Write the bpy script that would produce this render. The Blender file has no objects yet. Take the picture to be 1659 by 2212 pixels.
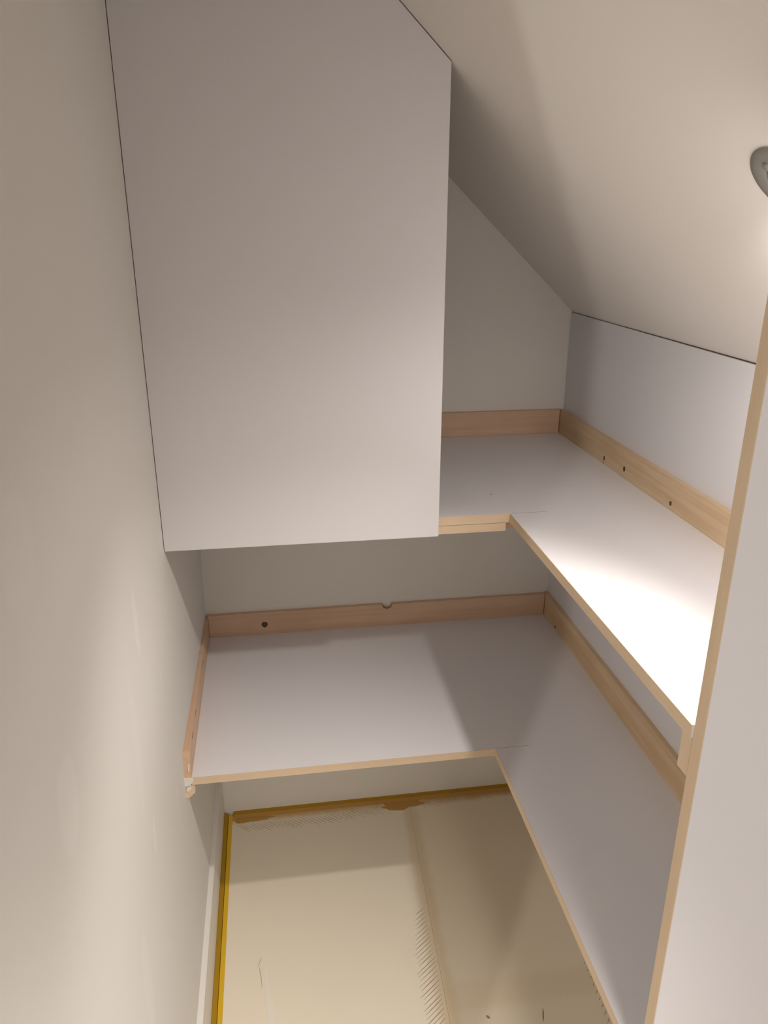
import bpy, bmesh, math, random
from mathutils import Vector, Matrix

S = bpy.context.scene
COL = S.collection
random.seed(4)

# ------------------------------------------------------------------ camera
IW, IH, FPX = 1659, 2212, 1661.3
pitch, yaw, roll = -0.3563, 0.1476, 0.0011
cd = bpy.data.cameras.new('camera')
cam = bpy.data.objects.new('camera', cd); COL.objects.link(cam)
fw = Vector((math.sin(yaw)*math.cos(pitch), math.cos(yaw)*math.cos(pitch), math.sin(pitch)))
rt = Vector((math.cos(yaw), -math.sin(yaw), 0)); up = rt.cross(fw)
r2 = rt*math.cos(roll)+up*math.sin(roll); u2 = -rt*math.sin(roll)+up*math.cos(roll)
M = Matrix((r2, u2, -fw)).transposed().to_4x4()
M.translation = Vector((0.2234, -1.9438, 1.0741))
cam.matrix_world = M
cd.sensor_fit = 'VERTICAL'; cd.sensor_height = 36.0
cd.lens = FPX/IH*36.0
cd.clip_start = 0.02
S.camera = cam

# ------------------------------------------------------------------ world, lamps, exposure
w = bpy.data.worlds.new('world'); S.world = w; w.use_nodes = True
w.node_tree.nodes['Background'].inputs[0].default_value = (0.5, 0.46, 0.42, 1)
w.node_tree.nodes['Background'].inputs[1].default_value = 0.05
S.view_settings.view_transform = 'Standard'
S.view_settings.look = 'None'
S.view_settings.gamma = 1.0
S.view_settings.exposure = 0.11
S.view_settings.use_curve_mapping = False

WARM = (1.0, 0.95, 0.895)
def lamp(name, kind, loc, energy, size=0.02, aim=None, cone=160, blend=1.0, color=WARM):
    l = bpy.data.lights.new(name, kind); l.energy = energy; l.color = color
    l.shadow_soft_size = size
    o = bpy.data.objects.new(name, l); COL.objects.link(o); o.location = loc
    if kind == 'SPOT':
        l.spot_size = math.radians(cone); l.spot_blend = blend
        d = Vector(aim)-Vector(loc)
        o.rotation_euler = d.to_track_quat('-Z', 'Y').to_euler()
    return o
# recessed spot in the slope
SP = (0.728, -1.187, 1.097)
lamp('spot_bulb', 'SPOT', SP, 6.0, 0.014, (0.70, -1.13, 0.0), 158, 0.6)
lamp('spot_bulb_core', 'SPOT', SP, 22, 0.014, (0.10, -0.85, -0.30), 77, 1.0)
# ceiling spot of the room next door, seen past the end of the left wall
lamp('room_lamp', 'SPOT', (-0.70, -2.915, 1.32), 56, 0.022, (0.75, -0.75, 0.35), 56, 0.6)
# unseen soft fill spot added behind the viewer to lift panel and walls
lamp('fill_behind', 'SPOT', (0.70, -2.5, 1.090), 20, 0.22, (0.3, -2.0, -0.6), 150, 1.0)
lamp('fill_floor_beam', 'SPOT', (0.60, -2.35, 1.20), 118, 0.14, (0.05, -1.30, -0.62), 62, 1.0)  # added to brighten the foreground floor for bounce under the shelf
# unseen area light added behind the viewer as soft frontal fill
l = bpy.data.lights.new('room_fill', 'AREA'); l.shape = 'RECTANGLE'; l.size = 1.6; l.size_y = 1.5; l.energy = 5; l.color = (1, 0.97, 0.94)
o = bpy.data.objects.new('room_fill', l); COL.objects.link(o); o.location = (-0.4, -4.36, 0.5)
o.rotation_euler = Vector((0, 1, 0)).to_track_quat('-Z', 'Y').to_euler()

# ------------------------------------------------------------------ constants (metres)
XL, XK, XR = 0.0165, 1.0, 1.0
ZF = -0.623
KN, SL = 0.8698, 0.9413
def zs(x): return KN+SL*(XR-x)
ZC = zs(XL)
A, B, H = 0.5964, 0.6712, 0.5504
PY, PQ, PR = 0.6114, 0.5173, 0.5266
DY, DX = 1.2791, 0.674
TH = 0.018

# ------------------------------------------------------------------ materials
class NT:
    def __init__(s, name):
        s.m = bpy.data.materials.new(name); s.m.use_nodes = True
        s.t = s.m.node_tree; s.b = s.t.nodes['Principled BSDF']
        s.geo = s.t.nodes.new('ShaderNodeNewGeometry')
        s.sep = s.t.nodes.new('ShaderNodeSeparateXYZ')
        s.t.links.new(s.geo.outputs['Position'], s.sep.inputs[0])
        s.X, s.Y, s.Z = s.sep.outputs
    def n(s, typ, **kw):
        n = s.t.nodes.new(typ)
        for k, v in kw.items(): setattr(n, k, v)
        return n
    def m_(s, op, *a, clamp=False):
        n = s.n('ShaderNodeMath', operation=op); n.use_clamp = clamp
        for i, v in enumerate(a):
            if isinstance(v, (int, float)): n.inputs[i].default_value = v
            else: s.t.links.new(v, n.inputs[i])
        return n.outputs[0]
    def noise(s, scale, detail=3, vec=None, rough=0.5):
        n = s.n('ShaderNodeTexNoise'); n.inputs['Scale'].default_value = scale
        n.inputs['Detail'].default_value = detail; n.inputs['Roughness'].default_value = rough
        s.t.links.new(vec if vec is not None else s.geo.outputs['Position'], n.inputs['Vector'])
        return n.outputs['Fac']
    def scaled(s, v):
        n = s.n('ShaderNodeVectorMath', operation='MULTIPLY'); n.inputs[1].default_value = v
        s.t.links.new(s.geo.outputs['Position'], n.inputs[0]); return n.outputs[0]
    def mix(s, fac, a, b):
        n = s.n('ShaderNodeMix', data_type='RGBA')
        for sock, v in ((n.inputs['Factor'], fac), (n.inputs[6], a), (n.inputs[7], b)):
            if isinstance(v, (int, float)): sock.default_value = v
            elif isinstance(v, tuple): sock.default_value = (*v, 1)
            else: s.t.links.new(v, sock)
        return n.outputs[2]
    def ramp(s, v, lo, hi):                       # smoothstep lo..hi
        n = s.n('ShaderNodeMapRange', interpolation_type='SMOOTHSTEP')
        n.inputs['From Min'].default_value = lo; n.inputs['From Max'].default_value = hi
        if isinstance(v, (int, float)): n.inputs[0].default_value = v
        else: s.t.links.new(v, n.inputs[0])
        return n.outputs[0]
    def bump(s, h, strength, dist=0.001):
        n = s.n('ShaderNodeBump'); n.inputs['Strength'].default_value = strength
        n.inputs['Distance'].default_value = dist
        s.t.links.new(h, n.inputs['Height']); s.t.links.new(n.outputs[0], s.b.inputs['Normal'])
    def done(s, color, rough=0.6, spec=0.4):
        if isinstance(color, tuple): s.b.inputs['Base Color'].default_value = (*color, 1)
        else: s.t.links.new(color, s.b.inputs['Base Color'])
        if isinstance(rough, (int, float)): s.b.inputs['Roughness'].default_value = rough
        else: s.t.links.new(rough, s.b.inputs['Roughness'])
        s.b.inputs['Specular IOR Level'].default_value = spec
        return s.m

def paint(name, col, rough=0.6, var=0.04, grain=0.25, spec=0.35):
    k = NT(name)
    f = k.noise(3.0, 4); g = k.noise(420, 2)
    c2 = tuple(v*(1-var) for v in col)
    k.bump(g, grain, 0.0004)
    return k.done(k.mix(f, col, c2), rough, spec)

def wood(name, light, dark, axis, spec=0.3, rough=0.55):
    k = NT(name)
    st = [60, 60, 60]; st[axis] = 2.2
    v = k.scaled(tuple(st)); f = k.noise(1.0, 5, v, 0.62)
    st2 = [260, 260, 260]; st2[axis] = 8
    f2 = k.noise(1.0, 3, k.scaled(tuple(st2)))
    big = k.noise(6, 2)
    f = k.ramp(f, 0.34, 0.72)
    c = k.mix(f, light, dark)
    c = k.mix(k.m_('MULTIPLY', k.ramp(big, 0.4, 0.7), 0.35), c, tuple(v*0.86 for v in dark))
    c = k.mix(k.m_('MULTIPLY', f2, 0.30), c, tuple(v*0.7 for v in dark))
    k.bump(f2, 0.25, 0.0004)
    return k.done(c, rough, spec)

M_SLOPE = paint('slope_paint', (0.88, 0.83, 0.775), 0.7)
M_BACK = paint('back_wall_paint', (0.88, 0.835, 0.765), 0.7)
M_MEL = paint('white_melamine', (0.825, 0.80, 0.815), 0.38, 0.02, 0.12, 0.45)
M_SHELF = paint('shelf_melamine', (0.845, 0.815, 0.825), 0.36, 0.02, 0.10, 0.45)
M_EDGEW = paint('white_edge', (0.84, 0.80, 0.77), 0.4)
M_ROOM = paint('room_paint', (0.85, 0.82, 0.78), 0.8)
M_DARK = paint('gap_dark', (0.10, 0.06, 0.04), 0.9)  # brown-black, puts the shade of the knee wall gap into the colour
M_BASE = paint('baseboard_paint', (0.84, 0.80, 0.74), 0.45)
M_FILL = paint('white_filler', (0.86, 0.82, 0.76), 0.8, 0.15, 0.9)
PL, PD = (0.84, 0.60, 0.43), (0.74, 0.48, 0.31)
M_PINE = [wood('pine_x', PL, PD, 0), wood('pine_y', (0.84, 0.64, 0.43), (0.72, 0.49, 0.28), 1), wood('pine_z', PL, PD, 2)]
PL, PD = (0.80, 0.62, 0.44), (0.765, 0.58, 0.395)
M_PINEL = wood('pine_pale_pink', (0.84, 0.60, 0.43), (0.74, 0.48, 0.31), 1)
M_BAND = [wood('edge_band_x', PL, PD, 0), wood('edge_band_y', PL, PD, 1), wood('edge_band_z', PL, PD, 2)]
M_KNOT = wood('knot_wood', (0.10, 0.055, 0.03), (0.04, 0.02, 0.012), 0)
M_KNOTL = wood('knot_core', (0.16, 0.12, 0.08), (0.10, 0.07, 0.045), 0)
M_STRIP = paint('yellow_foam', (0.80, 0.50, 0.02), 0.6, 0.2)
M_STRIPSH = paint('yellow_foam_shaded', (0.50, 0.28, 0.012), 0.7, 0.35)  # same yellow foam, darkened: shade on the upstands put into the colour
M_GLUE = paint('cured_glue', (0.62, 0.33, 0.08), 0.5, 0.35, 0.8)
M_MARK = paint('brown_scratch', (0.46, 0.29, 0.17), 0.8, 0.3)
M_MARKL = paint('pale_scratch', (0.90, 0.83, 0.72), 0.8, 0.1)
M_METAL = paint('satin_nickel', (0.30, 0.285, 0.255), 0.5, 0.05, 0.1)
M_METAL.node_tree.nodes['Principled BSDF'].inputs['Metallic'].default_value = 0.25
M_BLACK = paint('lamp_black', (0.02, 0.018, 0.016), 0.5)

# left wall: matt paint with sanded filler patches
def left_wall_mat():
    k = NT('left_wall_paint')
    base, pale = (0.83, 0.80, 0.755), (0.90, 0.875, 0.835)
    nz = k.noise(14, 3)
    tot = None
    # (y, z, half width along y, half height, strength)
    for (cy, cz, a, b, st) in [(-1.34, 0.83, .045, .05, .22), (-1.325, 0.565, .035, .055, .35), (-0.93, 0.545, .014, .055, .5),
                               (-0.95, 0.18, .010, .045, .6), (-0.70, 0.02, .008, .06, .35), (-0.78, 0.35, .006, .05, .35),
                               (-1.10, 0.05, .03, .10, .25), (-1.02, 0.40, .02, .12, .2)]:
        dy = k.m_('DIVIDE', k.m_('SUBTRACT', k.Y, cy), a); dz = k.m_('DIVIDE', k.m_('SUBTRACT', k.Z, cz), b)
        d = k.m_('ADD', k.m_('MULTIPLY', dy, dy), k.m_('MULTIPLY', dz, dz))
        d = k.m_('ADD', d, k.m_('MULTIPLY', k.m_('SUBTRACT', nz, 0.5), 1.2))
        f = k.m_('MULTIPLY', k.ramp(d, 1.1, 0.6), st)
        tot = f if tot is None else k.m_('MAXIMUM', tot, f)
    c = k.mix(k.noise(3, 4), base, tuple(v*0.97 for v in base))
    c = k.mix(tot, c, pale)
    k.bump(k.noise(260, 3), 0.3, 0.0006)
    return k.done(c, 0.62, 0.35)
M_LEFT = left_wall_mat()

# floor boards: cream board with glue squeeze-out at the joint and along the back
def floor_mat():
    k = NT('floor_board')
    base, tan, glue = (0.88, 0.79, 0.64), (0.68, 0.52, 0.31), (0.55, 0.31, 0.06)
    nz = k.noise(26, 4)
    wob = k.m_('MULTIPLY', k.m_('SUBTRACT', nz, 0.5), 0.02)
    # joint line runs x = 0.586 at the back to 0.55 in front
    jx = k.m_('ADD', 0.588, k.m_('MULTIPLY', k.Y, 0.045))
    d = k.m_('ABSOLUTE', k.m_('ADD', k.m_('SUBTRACT', k.X, jx), wob))
    band = k.m_('MULTIPLY', k.ramp(d, 0.035, 0.008), 0.55)
    # the right board is a shade darker and yellower
    right = k.ramp(k.m_('SUBTRACT', k.X, jx), -0.005, 0.01)
    c = k.mix(k.noise(5, 4), base, tuple(v*0.95 for v in base))
    c = k.mix(k.m_('MULTIPLY', right, 0.55), c, (0.82, 0.69, 0.51))
    cross = k.m_('MULTIPLY', k.ramp(k.m_('ABSOLUTE', k.m_('ADD', k.m_('ADD', k.Y, 0.69), wob)), 0.05, 0.02), k.m_('MULTIPLY', right, 0.22))
    c = k.mix(cross, c, tan)
    c = k.mix(band, c, tan)
    back = k.ramp(k.m_('ADD', k.Y, wob), -0.055, -0.025)
    c = k.mix(k.m_('MULTIPLY', back, 0.75), c, glue)
    k.bump(k.noise(180, 3), 0.2, 0.0005)
    return k.done(c, 0.55, 0.35)
M_FLOOR = floor_mat()

# ------------------------------------------------------------------ mesh helpers
def link(name, bm, mat, parent=None, origin=None, bev=0.0, smooth=False):
    if bev:
        es = [e for e in bm.edges if len(e.link_faces) == 2 and e.calc_face_angle(0) > 0.6]
        bmesh.ops.bevel(bm, geom=es, offset=bev, segments=2, affect='EDGES', profile=0.6)
    bmesh.ops.recalc_face_normals(bm, faces=bm.faces)
    o_ = Vector(parent.location) if parent is not None and parent.type == 'EMPTY' else Vector((0, 0, 0))
    if parent is not None and parent.type == 'MESH' and parent.parent: o_ = Vector(parent.parent.location)+parent.location
    elif parent is not None and parent.type == 'MESH': o_ = Vector(parent.location)
    if parent is None:
        if origin is None:
            xs = [v.co.copy() for v in bm.verts]
            origin = Vector((sum(v.x for v in xs)/len(xs), sum(v.y for v in xs)/len(xs), min(v.z for v in xs)))
        o_ = Vector(origin)
    bmesh.ops.translate(bm, vec=-o_, verts=bm.verts)
    me = bpy.data.meshes.new(name); bm.to_mesh(me); bm.free()
    me.materials.append(mat)
    if smooth:
        for p in me.polygons: p.use_smooth = True
    o = bpy.data.objects.new(name, me); COL.objects.link(o)
    if parent is None: o.location = o_
    else: o.parent = parent
    return o
def bbox(lo, hi, bm=None):
    bm = bm or bmesh.new()
    v = [bm.verts.new((x, y, z)) for x in (lo[0], hi[0]) for y in (lo[1], hi[1]) for z in (lo[2], hi[2])]
    for f in ((0, 1, 3, 2), (4, 6, 7, 5), (0, 4, 5, 1), (2, 3, 7, 6), (0, 2, 6, 4), (1, 5, 7, 3)):
        bm.faces.new([v[i] for i in f])
    return bm
def prism(poly, axis, a, b, bm=None):             # polygon in the two other axes, extruded along axis a..b
    bm = bm or bmesh.new()
    def P(p, t):
        c = list(p); c.insert(axis, t); return c
    v0 = [bm.verts.new(P(p, a)) for p in poly]; v1 = [bm.verts.new(P(p, b)) for p in poly]
    bm.faces.new(v0); bm.faces.new(list(reversed(v1)))
    n = len(poly)
    for i in range(n): bm.faces.new((v0[i], v0[(i+1) % n], v1[(i+1) % n], v1[i]))
    return bm
def empty(name, loc): 
    o = bpy.data.objects.new(name, None); COL.objects.link(o); o.location = loc; o.empty_display_size = 0.05
    return o
def tag(o, label, cat, group=None):
    o['label'] = label; o['category'] = cat
    if group: o['group'] = group
    return o
def struct(name, bm, mat, bev=0, parent=None):
    o = link(name, bm, mat, parent, bev=bev)
    if parent is None: o['kind'] = 'structure'
    return o

# ------------------------------------------------------------------ room shell
WY, FY, RX = -1.757, -4.4, -2.3                   # end of left wall, front of room, far left
# left wall, slightly out of true: bulges in above the lower shelf
def wx(y, z):
    t = min(1, max(0, (z-0.06)/0.36)); t = t*t*(3-2*t)
    lowx = 0.006+(0.014-0.006)*min(1, max(0, (y+0.6)/0.6))*min(1, max(0, (z+0.3)/0.3))
    return lowx+(XL-lowx)*t
bm = bmesh.new()
ys = [WY+(0.0-WY)*i/36 for i in range(37)]
zl = [ZF-0.02, -0.5, -0.4, -0.3, -0.2, -0.1, 0.0, 0.06, 0.1, 0.15, 0.2, 0.25, 0.3, 0.36, 0.42, 0.5, 0.7, 1.0, 1.4, ZC+0.03]
g = [[bm.verts.new((wx(y, z), y, z)) for z in zl] for y in ys]
gb = [[bm.verts.new((-0.11, y, z)) for z in zl] for y in ys]
for G in (g, gb):
    for i in range(36):
        for j in range(len(zl)-1): bm.faces.new((G[i][j], G[i+1][j], G[i+1][j+1], G[i][j+1]))
for e in (0, 36):
    for j in range(len(zl)-1): bm.faces.new((g[e][j], g[e][j+1], gb[e][j+1], gb[e][j]))
for e in (0, len(zl)-1):
    for i in range(36): bm.faces.new((g[i][e], g[i+1][e], gb[i+1][e], gb[i][e]))
struct('wall_left', bm, M_LEFT)
struct('wall_back', bbox((-0.11, 0.0, ZF-0.02), (1.10, 0.10, ZC+0.05)), M_BACK)
struct('wall_right', bbox((1.010, FY, ZF-0.02), (1.10, 0.0, KN+0.02)), M_DARK)
# sloping ceiling, as a slab; hole for the recessed spot is hidden by the spot's flange
n = Vector((SL, 0, 1)).normalized()
a0 = (XL-0.02, zs(XL-0.02)); a1 = (1.10, zs(1.10))
struct('ceiling', prism([a0, a1, (a1[0]+n.x*.08, a1[1]+n.z*.08), (a0[0]+n.x*.08, a0[1]+n.z*.08)], 1, FY, 0.0), M_SLOPE)
struct('ceiling', bbox((RX, FY, ZC), (XL, 0.0, ZC+0.08)), M_ROOM)
struct('wall_front', bbox((RX-0.1, FY-0.1, ZF-0.02), (1.10, FY, ZC+0.08)), M_ROOM)
struct('wall_far_left', bbox((RX-0.1, FY, ZF-0.02), (RX, WY+0.6, ZC+0.08)), M_ROOM)
struct('wall_side', bbox((RX, WY+0.5, ZF-0.02), (-0.11, WY+0.6, ZC)), M_ROOM)
# knee wall board (melamine), stops 4 mm short of the slope: the dark gap in the photo
kb = bmesh.new()
prism([(-0.001, ZF), (-0.001, KN-0.0042), (-1.28, KN-0.0072), (FY, KN-0.0072), (FY, ZF)], 0, XK, 1.010, kb)
knee = struct('wall_knee', kb, M_MEL)
# dark strip behind the board, standing in for the shade inside the gap
struct('gap_shade_1', bbox((1.004, FY, KN-0.0071), (1.010, -0.001, KN-0.0005)), M_DARK)

# floor: slab plus boards
fl = struct('floor', bbox((RX, FY, ZF-0.06), (1.010, 0.0, ZF-0.02)), M_ROOM)
def jx(y): return 0.588+0.045*y
def board(poly): return link('floor_board', prism(poly, 2, ZF-0.02, ZF), M_FLOOR, fl)
gp = 0.0002
board([(0.034, -0.012), (0.034, -1.25), (jx(-1.25)-gp, -1.25), (jx(-0.012)-gp, -0.012)])
board([(jx(-0.012)+gp, -0.012), (jx(-1.25)+gp, -1.25), (1.0, -1.25), (1.0, -0.012)])
board([(0.034, -1.252), (0.034, -2.5), (jx(-1.25)-0.2, -2.5), (jx(-1.25)-0.2, -1.252)])
board([(jx(-1.25)-0.198, -1.252), (jx(-1.25)-0.198, -2.5), (1.0, -2.5), (1.0, -1.252)])
board([(-0.9, -2.502), (-0.9, FY), (1.0, FY), (1.0, -2.502)])
board([(RX, WY+0.5), (RX, FY), (-0.902, FY), (-0.902, WY+0.5)])
board([(-0.9, WY+0.5), (-0.9, -2.5), (0.032, -2.5), (0.032, WY-0.01), (-0.112, WY-0.01), (-0.112, WY+0.5)])

# baseboard on the left wall
struct('baseboard_left', bbox((0.004, WY, ZF), (0.0185, -0.002, -0.475)), M_BASE, 0.001)

# yellow foam edge strips, in the gap between wall and floor boards
t = empty('edge_strip', (0.026, -0.6, ZF))
tag(t, 'bright yellow foam edge strip along the foot of the left baseboard', 'foam strip', 'yellow edge strips around the floor')
link('upstand', prism([(0.019, ZF-0.015), (0.031, ZF-0.015), (0.030, ZF+0.004), (0.019, ZF+0.010)], 1, WY, -0.004), M_STRIPSH, t)
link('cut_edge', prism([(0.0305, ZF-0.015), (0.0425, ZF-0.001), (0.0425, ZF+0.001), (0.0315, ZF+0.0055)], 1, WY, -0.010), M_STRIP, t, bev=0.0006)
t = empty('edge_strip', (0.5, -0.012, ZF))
tag(t, 'yellow foam edge strip along the foot of the back wall, shade painted in as ochre', 'foam strip', 'yellow edge strips around the floor')
link('upstand', prism([(-0.0003, ZF-0.015), (-0.012, ZF-0.015), (-0.011, ZF+0.003), (-0.0003, ZF+0.008)], 0, 0.045, 0.999), M_STRIPSH, t)
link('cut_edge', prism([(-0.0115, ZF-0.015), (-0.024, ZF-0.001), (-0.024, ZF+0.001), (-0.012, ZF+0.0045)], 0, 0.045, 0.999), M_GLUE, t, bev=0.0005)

# glue blob at the joint by the back wall
def blob(cx, cy, a, b, h, z0, seedv, n=40):
    bm = bmesh.new(); rnd = random.Random(seedv)
    ph = [rnd.uniform(0, 6.28) for _ in range(4)]
    def rr(t): return 1+0.13*math.sin(3*t+ph[0])+0.10*math.sin(5*t+ph[1])+0.06*math.sin(9*t+ph[2])
    rings = []
    for k, (s, hh) in enumerate(((1, 0), (0.93, 0.55), (0.7, 0.9), (0.35, 1.0))):
        rings.append([bm.verts.new((cx+a*s*rr(t)*math.cos(t), cy+b*s*rr(t)*math.sin(t), z0+h*hh)) for t in [2*math.pi*i/n for i in range(n)]])
    for r0, r1 in zip(rings, rings[1:]):
        for i in range(n): bm.faces.new((r0[i], r0[(i+1) % n], r1[(i+1) % n], r1[i]))
    bm.faces.new(rings[-1]); bm.faces.new(list(reversed(rings[0])))
    return bm
tag(link('glue_smear', blob(0.562, -0.037, 0.062, 0.022, 0.0012, ZF, 3), M_GLUE, smooth=True),
    'orange brown glue smear on the floor board joint at the back wall', 'glue')
tag(link('glue_smear', blob(0.10, -0.033, 0.060, 0.012, 0.0009, ZF, 8), M_GLUE, smooth=True),
    'thin brown glue smear on the floor in the back left corner', 'glue')

# hatch strokes scratched into the floor boards
def stroke(bm, p, q, wd, z=ZF+0.0003, bow=0.0):
    p = Vector((*p, z)); q = Vector((*q, z)); d = (q-p); nn = Vector((-d.y, d.x, 0)).normalized()
    pts = [p+d*s+nn*bow*math.sin(math.pi*s) for s in (0, .33, .66, 1)]
    ws = [wd*.3, wd, wd, wd*.3]
    L = [bm.verts.new(a+nn*w_/2) for a, w_ in zip(pts, ws)]; R = [bm.verts.new(a-nn*w_/2) for a, w_ in zip(pts, ws)]
    T = [bm.verts.new(v.co+Vector((0, 0, 0.0002))) for v in L]; U = [bm.verts.new(v.co+Vector((0, 0, 0.0002))) for v in R]
    for i in range(3):
        bm.faces.new((T[i], T[i+1], U[i+1], U[i])); bm.faces.new((L[i], L[i+1], T[i+1], T[i])); bm.faces.new((R[i], R[i+1], U[i+1], U[i]))
def marks(name, bm, label, mat=None):
    o = link(name, bm, mat or M_MARK); o['kind'] = 'stuff'; o['label'] = label; o['category'] = 'scratches'
rnd = random.Random(2)
bm = bmesh.new(); x = 0.055
while x < 0.90:
    y0 = -0.050+0.045*max(0, (x-0.30)/0.6); 
    if not (0.50 < x < 0.60):
        L_ = rnd.uniform(0.7, 1.1)
        stroke(bm, (x, y0), (x+0.042*L_, y0-0.036*L_), rnd.uniform(0.0007, 0.0012))
    x += rnd.uniform(0.010, 0.0145)
marks('hatch_marks', bm, 'row of short slanting brown scratches on the floor along the back wall')
bm = bmesh.new(); y = -0.43; i = 0
while y > -1.0:
    L_ = min(1, 0.55+i*0.06)*rnd.uniform(0.85, 1.1)
    cx = jx(y)-0.018
    stroke(bm, (cx+0.010*L_, y), (cx-0.038*L_, y-0.036*L_), rnd.uniform(0.0009, 0.0016))
    y -= rnd.uniform(0.011, 0.0135); i += 1
marks('hatch_marks', bm, 'long row of slanting brown scratches beside the middle floor joint')
bm = bmesh.new(); y = -0.645
while y > -1.0:
    L_ = rnd.uniform(0.8, 1.1)*min(1, 0.45+(-0.645-y)*4)
    stroke(bm, (0.918, y), (0.918-0.010*L_, y-0.012*L_), rnd.uniform(0.0012, 0.0018))
    y -= rnd.uniform(0.0165, 0.0195)
marks('hatch_marks', bm, 'row of tiny dark ticks on the floor below the right shelf edge')
# scattered paint scuffs
bm = bmesh.new(); stroke(bm, (0.131, -0.515), (0.124, -0.535), 0.0009); stroke(bm, (0.122, -0.53), (0.132, -0.60), 0.0010, bow=0.002)
stroke(bm, (0.775, -0.745), (0.765, -0.775), 0.0035); stroke(bm, (0.64, -0.742), (0.647, -0.75), 0.006)
marks('scuff_marks', bm, 'few small brown nicks scattered on the cream floor boards')
bm = blob(0.880, -0.269, 0.006, 0.009, 0.0008, ZF, 5, 18)
tag(link('plaster_drip', bm, M_FILL, smooth=True), 'small white plaster drip on the floor under the right shelf', 'plaster')
bm = bmesh.new(); stroke(bm, (0.140, -0.55), (0.162, -0.76), 0.016)
tag(link('paint_streak', bm, M_MARKL), 'pale paint streak on the floor board near the left baseboard', 'paint')

# ------------------------------------------------------------------ shelves
def shelf(z, label, xleft, grp):
    t = empty('corner_shelf', (0.55, -0.3, z-TH)); tag(t, label, 'shelf', grp)
    e = 0.0012
    bb = link('back_board', bbox((xleft, -A+e, z-TH), (XK-0.0005, -0.0005, z)), M_SHELF, t, bev=0.0003)
    link('edge_band', bbox((xleft, -A, z-TH), (B, -A+e, z-0.0002)), M_BAND[0], bb)
    sb = link('side_board', bbox((B+e, -DY+0.0008, z-TH), (XK-0.0005, -A+e-0.0004, z)), M_SHELF, t, bev=0.0003)
    link('edge_band', bbox((B, -DY+0.0008, z-TH), (B+e, -A-0.0002, z-0.0002)), M_BAND[1], sb)
    # dark pencil line at the board joint near the inner corner
    link('joint_line', bbox((B+0.004, -A+0.0006, z), (B+0.075, -A+0.0014, z+0.00015)), M_MARK, t)
    return t
GS = 'L-shaped white corner shelves'
shelf(0.0, 'lower L-shaped white shelf with raw wood front edge, above the cream floor', 0.020, GS)
shelf(H, 'upper L-shaped white shelf, partly behind the hanging panel, lit brightly at its right end', XL+0.001, GS)

# ------------------------------------------------------------------ hanging panel
t = empty('hanging_panel', (0.27, -PY, PQ))
tag(t, 'tall white melamine panel hanging in front of the shelves, top cut along the sloping ceiling', 'panel')
g1 = 0.0016
poly = [(XL+0.0012, PQ+0.001), (PR-0.001, PQ+0.001), (PR-0.001, zs(PR)-g1), (XL+0.0012, zs(XL+0.0012)-g1)]
bd = link('board', prism(poly, 1, -PY, -PY+0.0145), M_MEL, t, bev=0.0003)
link('edge_band', bbox((XL+0.0012, -PY+0.0002, PQ), (PR, -PY+0.0143, PQ+0.001)), M_EDGEW, bd)
link('edge_band', prism([(PR-0.001, PQ+0.001), (PR, PQ+0.001), (PR, zs(PR)-g1-0.001), (PR-0.001, zs(PR)-g1)], 1, -PY+0.0002, -PY+0.0143), M_EDGEW, bd)

# ------------------------------------------------------------------ divider panel on the right
t = empty('divider_panel', (0.82, -DY-0.009, ZF))
tag(t, 'tall white divider panel at right with raw wooden front edge', 'panel')
g2 = 0.001
poly = [(DX+0.0012, ZF), (XK-0.0005, ZF), (XK-0.0005, zs(XK)-g2), (DX+0.0012, zs(DX+0.0012)-g2)]
bd = link('board', prism(poly, 1, -DY-0.019, -DY), M_MEL, t, bev=0.0003)
link('edge_band', prism([(DX, ZF), (DX+0.0012, ZF), (DX+0.0012, zs(DX+0.0012)-g2), (DX, zs(DX)-g2)], 1, -DY-0.0187, -DY-0.0006), M_BAND[2], bd)

# ------------------------------------------------------------------ pine battens
def knot(parent, c, axis, r, sq=1.25, lin=1, ring=True):
    """small domed knot set 0.2 mm proud of the batten; axis = facing axis"""
    bm = bmesh.new(); n_ = 20
    oth = [i for i in range(3) if i != axis]
    sgn = -1
    def P(a, b, d):
        p = [0, 0, 0]; p[axis] = c[axis]+sgn*d; p[oth[0]] = c[oth[0]]+a; p[oth[1]] = c[oth[1]]+b; return p
    rings = [[bm.verts.new(P(r*s*math.cos(t), r*s*sq*math.sin(t)*(1+0.1*math.sin(3*t)), d)) for t in [2*math.pi*i/n_ for i in range(n_)]]
             for s, d in ((1, -0.0003), (0.97, 0.0003), (0.6, 0.0005))]
    for r0, r1 in zip(rings, rings[1:]):
        for i in range(n_): bm.faces.new((r0[i], r0[(i+1) % n_], r1[(i+1) % n_], r1[i]))
    bm.faces.new(rings[-1])
    k = link('knot', bm, M_KNOT, parent, smooth=True)
    if ring:
        bm = bmesh.new()
        vs = [bm.verts.new(P(r*.62*math.cos(t), r*.62*sq*math.sin(t), 0.00055)) for t in [2*math.pi*i/n_ for i in range(n_)]]
        v2 = [bm.verts.new(P(r*.45*math.cos(t), r*.45*sq*math.sin(t), 0.0008)) for t in [2*math.pi*i/n_ for i in range(n_)]]
        for i in range(n_): bm.faces.new((vs[i], vs[(i+1) % n_], v2[(i+1) % n_], v2[i]))
        bm.faces.new(v2)
        # core of the knot, a sub-part
        k2 = link('knot_core', bm, M_KNOTL, parent, smooth=True)
        k2.parent = parent
    return k
BH = 0.064
GB = 'pine battens lining the shelves'
def batten(bm, mat, label, origin, bev=0.0012):
    t = empty('pine_batten', origin); tag(t, label, 'batten', GB)
    link('plank', bm, mat, t, bev=bev); return t
KT = 0.012                                        # batten thickness
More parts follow.
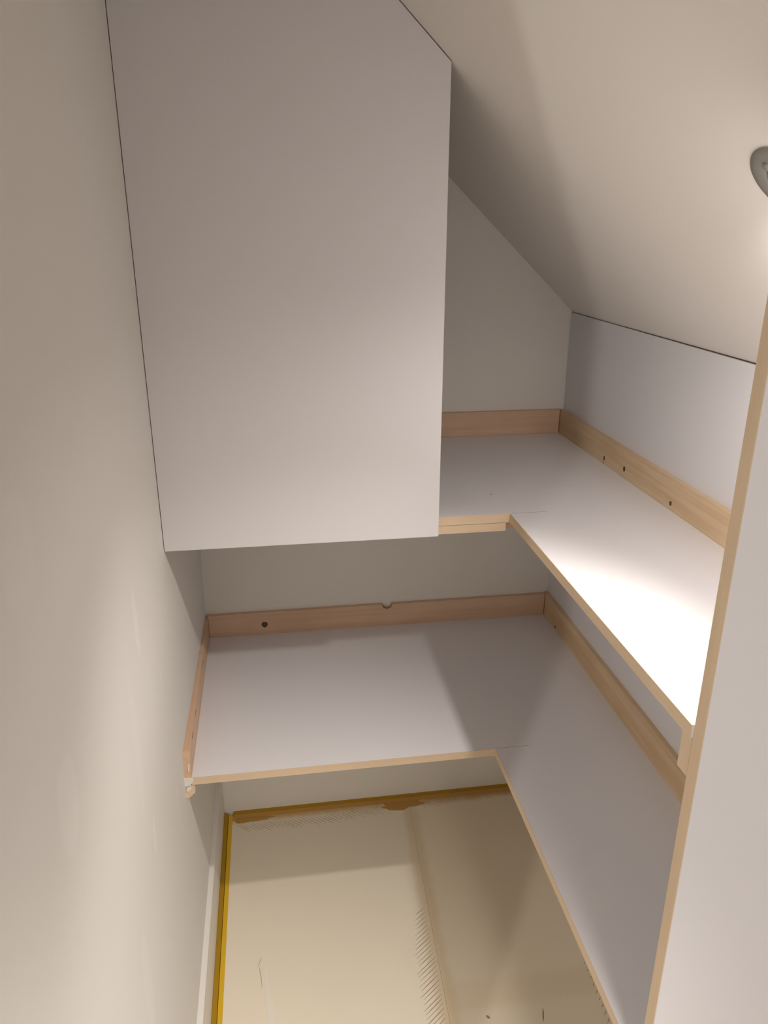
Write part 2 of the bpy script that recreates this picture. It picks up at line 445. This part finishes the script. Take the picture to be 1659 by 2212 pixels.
# lower back batten, with a knot hole broken out of its top edge
za, zb = 0.0003, BH+0.003
pl = [(0.0215, za), (XK-KT-0.002, za), (XK-KT-0.002, zb)]
for i in range(9):
    a = math.pi*i/8; pl.append((0.520+0.013*math.cos(a), zb-0.011*math.sin(a)**0.8 if 0 < i < 8 else zb))
pl.append((0.0215, zb))
bl = batten(prism(pl, 1, -KT, -0.0003), M_PINE[0], 'long pine batten on the lower shelf along the back wall, notched, with round knot', (0.5, -KT/2, 0), 0.0)
knot(bl, (0.174, -KT, 0.030), 1, 0.0085, 1.0)
# dark rim round the notch
bm = bmesh.new()
for (r0, r1, d0, d1) in ((0.013, 0.0150, -KT-0.0003, -KT+0.0002),):
    p0 = []; p1 = []; p2 = []
    for i in range(5, 12):
        a = math.pi*i/12
        p0.append(bm.verts.new((0.522+r0*math.cos(a), d0, zb-0.0115*math.sin(a)**0.8+0.0005))); p1.append(bm.verts.new((0.5225+r1*math.cos(a)*1.05, d0, zb-0.0140*math.sin(a)**0.8+0.0002)))
    for i in range(6): bm.faces.new((p0[i], p0[i+1], p1[i+1], p1[i]))
for i in range(1): pass
bmr = bmesh.new()
pp = []
for i in range(13):
    a = math.pi*i/12; pp.append((0.520+0.0145*math.cos(a), zb-0.0130*math.sin(a)**0.9))
for i in range(12, -1, -1):
    a = math.pi*i/12; pp.append((0.520+0.013*math.cos(a), zb-0.0108*math.sin(a)**0.8))
bm.free()
prism(pp, 1, -KT-0.0003, -KT+0.0002, bmr)
link('knot', bmr, M_KNOT, bl)
# lower left batten, wedge-cut at its front end
x1 = 0.0208
pl = [(-A+0.001, 0.0003), (-KT-0.001, 0.0003), (-KT-0.001, BH), (-0.580, BH-0.008), (-A+0.001, BH-0.013)]
bl = batten(prism(pl, 0, 0.004, x1), M_PINEL, 'short pine batten on the lower shelf along the left wall', (0.013, -0.3, 0))
knot(bl, (0.0142, -0.20, 0.0655), 2, 0.001, 1.8, ring=False)
for (y, z) in ((-0.22, 0.045), (-0.44, 0.052), (-0.52, 0.05)):
    bm = bmesh.new(); bbox((x1-0.0002, y-0.012, z-0.0012), (x1+0.0004, y+0.012, z+0.0012), bm); link('knot', bm, M_KNOT, bl, bev=0.0002)
bm = bmesh.new()
pp = [(0.0170, 0.017), (0.0190, 0.030), (0.0180, 0.038), (0.0155, 0.034), (0.0150, 0.024), (0.0158, 0.016)]
link('filler_spot', prism(pp, 1, -A-0.0012, -A+0.0012), M_FILL, bl, bev=0.0004)
# lower right batten
pl = [(-DY+0.001, 0.0003), (-0.0008, 0.0003), (-0.0008, BH+0.006), (-DY+0.001, BH+0.012)]
bl = batten(prism(pl, 0, XK-KT, XK-0.0003), M_PINE[1], 'pine batten on the lower shelf along the knee wall, running behind the divider panel', (0.99, -0.6, 0))
knot(bl, (XK-KT, -0.105, 0.008), 0, 0.003, 1.6, ring=False)
# upper back batten
bl = batten(bbox((XL+0.002, -KT, H+0.0003), (XK-KT-0.002, -0.0003, H+BH)), M_PINE[0], 'pine batten on the upper shelf along the back wall, half hidden by the hanging panel', (0.5, -KT/2, H))
# upper right batten
bl = batten(bbox((XK-KT, -DY+0.001, H+0.0003), (XK-0.0003, -0.0008, H+BH-0.001)), M_PINE[1], 'knotty pine batten on the upper shelf along the knee wall', (0.99, -0.6, H))
knot(bl, (XK-KT, -0.306, H+0.014), 0, 0.0042, 1.35)
knot(bl, (XK-KT, -0.304, H+0.003), 0, 0.0018, 1.2, ring=False)
knot(bl, (XK-KT, -0.412, H+0.020), 0, 0.0052, 1.2)
knot(bl, (XK-KT, -0.622, H+0.014), 0, 0.0045, 1.1)
# cleats under the upper shelf
def cleat(bm, mat, label, o):
    ob = link('support_cleat', bm, mat, origin=o, bev=0.0006); tag(ob, label, 'cleat', 'support cleats under the shelves')
cleat(bbox((XL+0.01, -A+0.0005, H-TH-0.0175), (B-0.007, -A+0.022, H-TH-0.0010)), M_BAND[0], 'slim wooden cleat under the front edge of the upper shelf, beside the hanging panel', (0.35, -A+0.01, H-0.04))
cleat(bbox((B-0.0065, -A+0.016, H-TH-0.0175), (XK-0.02, -A+0.040, H-TH-0.0004)), M_PINE[0], 'short wooden cleat set back under the inner corner of the upper shelf', (0.8, -A+0.02, H-0.04))
cleat(bbox((DX+0.0002, -DY+0.0004, H-TH-0.052), (XK-0.03, -DY+0.021, H-TH-0.0012)), M_BAND[2], 'wooden cleat behind the divider panel under the bright end of the upper shelf', (0.8, -DY+0.01, H-0.07))
# cleat under the left end of the lower shelf, daubed with filler
cleat(prism([(0.006, -0.052), (0.010, -0.053), (0.0245, -0.040), (0.026, -0.030), (0.0255, -TH-0.001), (0.006, -TH-0.001)], 1, -A+0.002, -0.01), M_BAND[1],
      'filler-daubed wooden cleat under the left front corner of the lower shelf', (0.015, -0.3, -0.05))
bm = prism([(0.0055, 0.000), (0.0215, 0.000), (0.0240, -0.003), (0.0230, -0.010), (0.0190, -0.0145), (0.0150, -0.0175), (0.0105, -0.0185), (0.0055, -0.0200)], 1, -A-0.0022, -A+0.003)
tag(link('filler_lump', bm, M_FILL, bev=0.0009), 'lump of white filler on the left front corner of the lower shelf', 'filler')
bm = prism([(0.008, -0.024), (0.016, -0.022), (0.018, -0.028), (0.012, -0.034), (0.008, -0.032)], 1, -A-0.0004, -A+0.003)
tag(link('filler_lump', bm, M_FILL, bev=0.0009), 'smaller dab of filler on the cleat below the left shelf corner', 'filler')
# tiny specks
tag(link('paint_speck', blob(0.400, -0.311, 0.0016, 0.0022, 0.0005, 0.0, 2, 10), M_FILL), 'tiny white speck in the middle of the lower shelf', 'speck')
tag(link('paint_speck', blob(0.975, -0.437, 0.0016, 0.0026, 0.0005, 0.0, 6, 10), M_FILL), 'tiny white speck on the lower shelf beside the knee wall batten', 'speck')
tag(link('paint_speck', blob(0.666, -0.480, 0.0013, 0.0045, 0.0004, H, 7, 10), M_MARK), 'tiny dark speck on the upper shelf right of the hanging panel', 'speck')

# ------------------------------------------------------------------ recessed spot in the slope
nd = -n                                           # into the room
C0 = Vector((0.7415, -1.1865, zs(0.7415)))
ua = Vector((-1, 0, SL)).normalized(); va = Vector((0, 1, 0))
ua = va.cross(nd).normalized()
t = empty('recessed_spotlight', C0)
tag(t, 'round satin metal recessed spotlight in the sloping ceiling at the right edge', 'spotlight')
def lathe(prof, ctr, ax, uu, vv, n_=48, close=False):
    bm = bmesh.new(); rings = []
    for r, h in prof:
        rings.append([bm.verts.new(ctr+ax*h+(uu*math.cos(a)+vv*math.sin(a))*r) for a in [2*math.pi*i/n_ for i in range(n_)]])
    for r0, r1 in zip(rings, rings[1:]):
        for i in range(n_): bm.faces.new((r0[i], r0[(i+1) % n_], r1[(i+1) % n_], r1[i]))
    if close: bm.faces.new(rings[-1])
    return bm
link('flange', lathe([(0.0470, 0.0), (0.0482, 0.0010), (0.0472, 0.0022), (0.040, 0.0030), (0.030, 0.0026), (0.0262, 0.0012), (0.0262, -0.004)], C0, nd, ua, va, 64), M_METAL, t, smooth=True)
link('recess', lathe([(0.0258, 0.0002), (0.010, 0.0002)], C0, nd, ua, va, close=True), M_BLACK, t)
link('gimbal_ring', lathe([(0.0240, 0.0008), (0.0238, 0.0040), (0.0215, 0.0046), (0.0205, 0.0022)], C0, nd, ua, va), M_METAL, t, smooth=True)
link('bulb_face', lathe([(0.0203, 0.0010), (0.0190, 0.0034), (0.013, 0.0050), (0.006, 0.0056)], C0, nd, ua, va, close=True), M_METAL, t, smooth=True)
for ang in (200, 20):
    a_ = math.radians(ang)
    cc = C0+(ua*math.cos(a_)+va*math.sin(a_))*0.0285
    link('clip', lathe([(0.0046, 0.002), (0.0046, 0.0046), (0.0030, 0.0054)], cc, nd, ua, va, 20, True), M_METAL, t, smooth=True)
